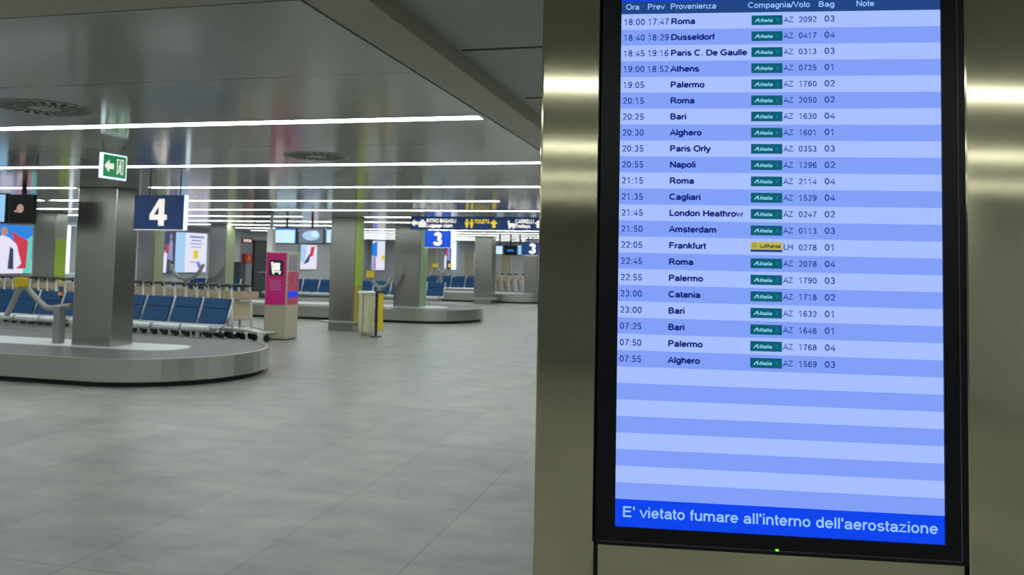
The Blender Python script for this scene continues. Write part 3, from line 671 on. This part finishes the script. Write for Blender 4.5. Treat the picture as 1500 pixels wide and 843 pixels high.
k.text('RITIRO BAGAGLI', fr, 'swhite', sx_(625), 9.8*u, w=sx_(668)-sx_(625), h=5*u, bold=.025, t=.004).text('Luggage claim', fr, 'swhite', sx_(625), 3.6*u, w=sx_(663)-sx_(625), h=4.6*u, bold=.015, t=.004)
k.build('baggage_lettering', t_); k = MB(); k.text('CARRELLI', fr, 'swhite', sx_(755), 9.8*u, w=sx_(782)-sx_(755), h=5*u, bold=.025, t=.004).text('Trolleys', fr, 'swhite', sx_(755), 3.8*u, w=sx_(777)-sx_(755), h=4.6*u, bold=.015, t=.004)
k.build('trolley_lettering', t_)
MB().text('TOILETS', fr, 'syel', sx_(695), 9.2*u, w=sx_(717)-sx_(695), h=5*u, bold=.025, t=.004).build('yellow_lettering', t_)
# exit sign, edge-on to the hall, facing right
p = aty(149.5, 241, 6.0); XE = p.x
ya, yb_ = 6.0, 6.0
while True:
    q = Vector((XE, yb_, 2.45)); 
    if (q-EYE).dot(RT)/(q-EYE).dot(FW)*F+PX >= 185.5: break
    yb_ += .005
zb_, zt_ = aty(149.5, 260, 6.0).z, aty(149.5, 223, 6.0).z
ex = thing('exit_sign', 'green emergency exit sign with a left arrow hanging from the ceiling', 'sign', (XE, ya, zb_)); Le, He = yb_-ya, zt_-zb_
MB().span((-.03, 0, 0), (0, Le, He), 'edge', .002).build('frame', ex)
MB().tube([(-.015, .015, He-.004), (-.015, .015, CEIL-zb_)], .008, 'alu', 8).tube([(-.015, Le-.03, He-.004), (-.015, Le-.03, CEIL-zb_)], .008, 'alu', 8).build('hanger', ex)
fs = side((0, 0, 0))
MB().rect(.012, .014, Le-.014, He-.012, fs, 'green', .002).build('green_face', ex)
k = MB(); arrow(k, Le*.27, He*.5, He*.26, math.pi/2, 'swhite', fs)
dx, s_ = Le*.7, He
k.rect(dx-.17*s_, .2*s_, dx-.13*s_, .82*s_, fs, 'swhite', .004).rect(dx-.17*s_, .78*s_, dx+.2*s_, .82*s_, fs, 'swhite', .004).rect(dx+.16*s_, .2*s_, dx+.2*s_, .82*s_, fs, 'swhite', .004)
k.disc(dx+.03*s_, .69*s_, .06*s_, .06*s_, fs, 'swhite', .004, 12)
k.poly([(dx-.09*s_, .58*s_), (dx+.1*s_, .62*s_), (dx+.07*s_, .42*s_), (dx+.13*s_, .22*s_), (dx+.06*s_, .2*s_), (dx, .38*s_), (dx-.1*s_, .22*s_), (dx-.13*s_, .28*s_), (dx-.04*s_, .45*s_)], fs, 'swhite', .004)
k.build('symbols', ex)

# ------------------------------------------------------------------ hanging monitors
def monitor(x0, y0, x1, y1, Y, label, face, hang=True):
    a_, b_ = aty(x0, y1, Y), aty(x1, y0, Y); W_ = (b_.x-a_.x)/2; H_ = b_.z-a_.z
    t_ = thing('hanging_monitor', label, 'monitor', ((a_.x+b_.x)/2, Y, a_.z), 0, 'monitors hanging from the ceiling')
    MB().span((-W_, 0, 0), (W_, .08, H_), 'black', .006).build('case', t_)
    k = MB(); face(k, W_, H_, front((0, 0, 0))); k.build('screen', t_)
    if hang: MB().box((0, .05, (H_+CEIL-a_.z)/2-.005), (.05, .04, CEIL-a_.z-H_+.01), 'black', .004).build('bracket', t_)
    return t_
def f_white(k, W_, H_, fr_):
    k.rect(-W_*.92, H_*.07, W_*.92, H_*.86, fr_, 'scrW', .003).rect(-W_*.92, H_*.86, W_*.92, H_*.95, fr_, 'scrB', .003).rect(W_*.84, H_*.07, W_*.92, H_*.86, fr_, 'scrB', .004)
def f_grey(k, W_, H_, fr_):
    k.rect(-W_*.94, H_*.06, W_*.94, H_*.94, fr_, 'scrG', .003); k.disc(0, H_*.52, W_*.68, H_*.3, fr_, 'scrC', .005); k.disc(W_*.3, H_*.62, W_*.3, H_*.2, fr_, 'scrW', .007)
def f_dark(k, W_, H_, fr_):
    k.rect(-W_*.93, H_*.06, W_*.93, H_*.94, fr_, 'bezel', .003); k.disc(W_*.0, H_*.52, W_*.3, H_*.15, fr_, 'p_skin', .005); k.rect(-W_*.5, H_*.4, W_*.15, H_*.46, fr_, 'p_skin', .006)
def f_pale(k, W_, H_, fr_): k.rect(-W_*.95, H_*.05, W_*.95, H_*.95, fr_, 'scrL', .003)
def f_teal(k, W_, H_, fr_): k.rect(-W_*.93, H_*.06, W_*.93, H_*.94, fr_, 'bezel', .003); k.rect(-W_*.55, H_*.38, W_*.55, H_*.58, fr_, 'scrB', .005)
monitor(11.5, 285, 48.5, 328, 9.5, 'black hanging monitor left of the widest column', f_dark)
monitor(-30, 283, 9.5, 327, 9.5, 'pale blue hanging monitor at the left edge of the photo', f_pale)
monitor(402, 334, 435, 357.5, 18.4, 'hanging monitor with a bright white screen beside the white pole', f_white)
monitor(436.5, 334, 475, 357.5, 18.4, 'hanging monitor with a grey screen and pale blob, left of lime column', f_grey)
monitor(476.5, 334, 512, 357.5, 18.7, 'hanging monitor mostly hidden behind the lime sided column', f_white)
monitor(738, 360, 757, 374, 28.5, 'far dark hanging monitor left of the smaller number 3 sign', f_teal)
monitor(726, 359, 737, 373.5, 28.5, 'far hanging monitor with a bright screen, right of the narrow column', f_white)
monitor(758.5, 359, 764, 374, 28.6, 'far slim bright monitor touching the smaller number 3 sign', f_pale)

# ------------------------------------------------------------------ lightboxes on the walls
def lightbox(x0, y0, x1, y1, wall, label, art, edge=None):
    XW = XL+.12; YW = YF-.12
    if wall == 'L':
        a_, b_ = atx(x0, (y0+y1)/2, XW), atx(x1, (y0+y1)/2, XW); zt, zb = min(atx((x0+x1)/2, y0, XW).z, CEIL-.03), atx((x0+x1)/2, y1, XW).z
        t_ = thing('lightbox', label, 'lightbox', (XL+.003, a_.y, zb), 0, 'illuminated posters on the walls'); L_, H_ = b_.y-a_.y, zt-zb
        MB().span((0, 0, 0), (.12, L_, H_), 'edge' if edge else 'alu', .004).build('case', t_); fr_ = side((.12, 0, 0))
    else:
        a_, b_ = aty(x0, (y0+y1)/2, YW), aty(x1, (y0+y1)/2, YW); zt, zb = min(aty((x0+x1)/2, y0, YW).z, CEIL-.03), aty((x0+x1)/2, y1, YW).z
        t_ = thing('lightbox', label, 'lightbox', (a_.x, YW-.003, zb), 0, 'illuminated posters on the walls'); L_, H_ = b_.x-a_.x, zt-zb
        MB().span((0, 0, 0), (L_, .12, H_), 'edge' if edge else 'alu', .004).build('case', t_); fr_ = front((0, 0, 0))
    k = MB(); art(k, L_, H_, fr_); k.build('poster', t_)
def P4(k, L, H, fr_, m_, pts, t=.006): k.poly([(x*L, y*H) for x, y in pts], fr_, m_, t)
def art_robe(k, L, H, f_):
    k.rect(0.01, .01, L-.01, H-.01, f_, 'p_sky', .003)
    P4(k, L, H, f_, 'p_white', [(.0, .0), (1, 0), (1, .25), (.0, .35)], .005)
    P4(k, L, H, f_, 'p_teal', [(.82, .0), (.99, 0), (.99, .8), (.86, .7)], .006)
    P4(k, L, H, f_, 'p_red', [(.66, .1), (.88, .1), (.9, .68), (.55, .86), (.62, .6)], .007)
    P4(k, L, H, f_, 'p_white', [(.15, .05), (.62, .05), (.78, .2), (.66, .6), (.5, .74), (.36, .78), (.22, .68)], .009)
    P4(k, L, H, f_, 'p_dark', [(.5, .1), (.62, .08), (.6, .5), (.53, .55)], .011)
    k.disc(.4*L, .86*H, .07*L, .09*H, f_, 'p_skin', .011)
def art_notice(k, L, H, f_):
    k.rect(.01, .01, L-.01, H-.01, f_, 'p_pale', .003); k.rect(.3*L, .01, L-.04, H-.01, f_, 'p_white', .005)
    for y0, y1, a_, b_ in ((.87, .92, .42, .88), (.79, .82, .48, .8), (.71, .735, .42, .85), (.63, .65, .48, .8), (.25, .27, .45, .8)): k.rect(a_*L, y0*H, b_*L, y1*H, f_, 'p_ink', .007)
    k.rect(.56*L, .35*H, .7*L, .56*H, f_, 'p_yel', .007)
    P4(k, L, H, f_, 'p_sky', [(.66, .26), (.74, .26), (.8, .1), (.72, .12)], .009); P4(k, L, H, f_, 'p_red', [(.74, .24), (.78, .22), (.88, .02), (.84, .02)], .009)
def art_figure(k, L, H, f_):
    k.rect(.01, .01, L-.01, H-.01, f_, 'p_dark', .003); P4(k, L, H, f_, 'p_white', [(0.01, .02), (.3, .02), (.35, .5), (.1, .55), (.01, .4)], .005)
    P4(k, L, H, f_, 'p_lil', [(.4, .35), (.85, .3), (.8, .75), (.62, .86), (.48, .72)], .006); k.disc(.62*L, .9*H, .1*L, .06*H, f_, 'p_skin', .008)
    P4(k, L, H, f_, 'p_red', [(.15, .5), (.35, .48), (.4, .7), (.2, .72)], .006); P4(k, L, H, f_, 'p_yel', [(.6, .08), (.9, .08), (.9, .22), (.6, .2)], .006)
def art_mixed(k, L, H, f_):
    k.rect(.01, .01, L-.01, H-.01, f_, 'p_white', .003); P4(k, L, H, f_, 'p_pale', [(.01, .3), (.3, .3), (.35, .95), (.01, .98)], .005)
    P4(k, L, H, f_, 'p_dark', [(.15, .2), (.5, .3), (.62, .7), (.45, .55), (.3, .35)], .006); P4(k, L, H, f_, 'p_red', [(.55, .5), (.75, .55), (.85, .95), (.6, .9)], .006)
def art_slim(k, L, H, f_):
    k.rect(.01, .01, L-.01, H-.01, f_, 'p_white', .003); P4(k, L, H, f_, 'p_sky', [(.01, .5), (.4, .45), (.4, .98), (.01, .9)], .005); P4(k, L, H, f_, 'p_lil', [(.05, .02), (.32, .02), (.3, .45), (.1, .5)], .006)
    P4(k, L, H, f_, 'p_yel', [(.75, .35), (.98, .35), (.98, .52), (.75, .5)], .006)
def art_grey(k, L, H, f_): k.rect(.14*L, .01, L-.01, H-.01, f_, 'wall', .003)
lightbox(-26, 329, 47, 401, 'L', 'glowing poster of a white robe on blue, below the hanging black monitor', art_robe)
lightbox(99, 331, 122, 401, 'L', 'grey wall box with a lit white edge, left of the widest column', art_grey, True)
lightbox(239, 340, 255.5, 401, 'L', 'glowing dark figure poster left of the white notice lightbox', art_figure)
lightbox(256.5, 341, 303, 399.5, 'L', 'glowing white and pale blue notice with a yellow spot', art_notice)
lightbox(440, 359, 464, 395, 'L', 'glowing white poster with dark shapes, left of the lime column', art_mixed)
lightbox(545, 352, 564, 396, 'F', 'narrow glowing blue and white poster right of the lime column', art_slim)
lightbox(651, 352, 661, 395, 'F', 'slim far poster below the larger number 3 sign', art_figure)
lightbox(661.5, 350, 667, 395, 'F', 'slim lit white upright right of the larger number 3 sign', lambda k, L, H, f_: k.rect(.005, .005, L-.005, H-.005, f_, 'edge', .003), True)

# ------------------------------------------------------------------ door recess on the left wall with what stands by it
a_, b_ = atx(371, 380, XL), atx(391, 380, XL)
dr = struct(MB().span((XL, a_.y, 0), (XL+.04, b_.y, 2.25), 'door').span((XL, a_.y-.08, 0), (XL+.07, a_.y, 2.33), 'black').span((XL, b_.y, 0), (XL+.07, b_.y+.08, 2.33), 'black').span((XL, a_.y-.08, 2.25), (XL+.07, b_.y+.08, 2.33), 'black').build('door_1'))
MB().tube([(XL+.09, a_.y+.2, 1.05), (XL+.09, b_.y-.2, 1.05)], .02, 'alu', 8).build('push_bar', dr)
a_, b_ = atx(352, 380, XL), atx(370, 380, XL)
struct(MB().span((XL, a_.y, 0), (XL+.02, b_.y-.1, 2.4), 'doorgrey').build('trim_4'))
p, q = atx(355, 352, XL+.05), atx(370, 352, XL+.05); zt, zb = atx(362, 349, XL+.05).z, atx(362, 356.5, XL+.05).z
es_ = thing('wall_sign', 'small red and white sign above the red cabinet on the wall', 'sign', (XL, p.y, zb))
MB().span((0, 0, 0), (.05, q.y-p.y, zt-zb), 'red', .004).build('panel', es_)
k = MB(); fs = side((.05, 0, 0)); Ls, Hs = q.y-p.y, zt-zb
for i in range(3): k.rect(Ls*(.15+.26*i), Hs*.25, Ls*(.32+.26*i), Hs*.75, fs, 'swhite', .003)
k.build('white_marks', es_)
p, q = atx(360, 380, XL+.18), atx(370, 380, XL+.18)
fc = thing('fire_cabinet', 'red fire hose cabinet on the left wall beside the dark door', 'cabinet', (XL, p.y, atx(365, 385, XL+.18).z)); Hs = atx(365, 372, XL+.18).z-fc.location.z; Ls = q.y-p.y
MB().span((0, 0, 0), (.18, Ls, Hs), 'red', .01).build('cabinet_body', fc)
MB().disc(Ls/2, Hs/2, Ls*.22, Ls*.22, side((.18, 0, 0)), 'orange', .004).build('hose_window', fc)
p = atx(347.5, 400, XL+.5); zt = atx(347, 384, XL+.5).z
lb = thing('litter_bin', 'tall dark bin by the left wall, left of the red cabinet', 'bin', (XL+.5, p.y, 0))
MB().span((-.22, -.22, .02), (.22, .22, zt), 'door', .02).build('body', lb)
MB().span((-.23, -.23, zt-.06), (.23, .23, zt), 'black', .01).build('lid', lb)

for i, (x0, x1) in enumerate(((624, 639), (680, 694), (734, 749))):
    a_, b_ = aty(x0, 390, YF), aty(x1, 390, YF)
    d_ = struct(MB().span((a_.x, YF-.05, 0), (b_.x, YF-.01, 2.1), 'beige').span((a_.x-.06, YF-.06, 0), (a_.x, YF-.005, 2.16), 'alu').span((b_.x, YF-.06, 0), (b_.x+.06, YF-.005, 2.16), 'alu').build('door_%d' % (i+2)))
    MB().tube([(b_.x-.1, YF-.08, .98), (b_.x-.1, YF-.08, 1.12)], .015, 'alu', 6).tube([(b_.x-.1, YF-.05, 1.05), (b_.x-.1, YF-.08, 1.05)], .01, 'alu', 6).build('door_handle', d_)
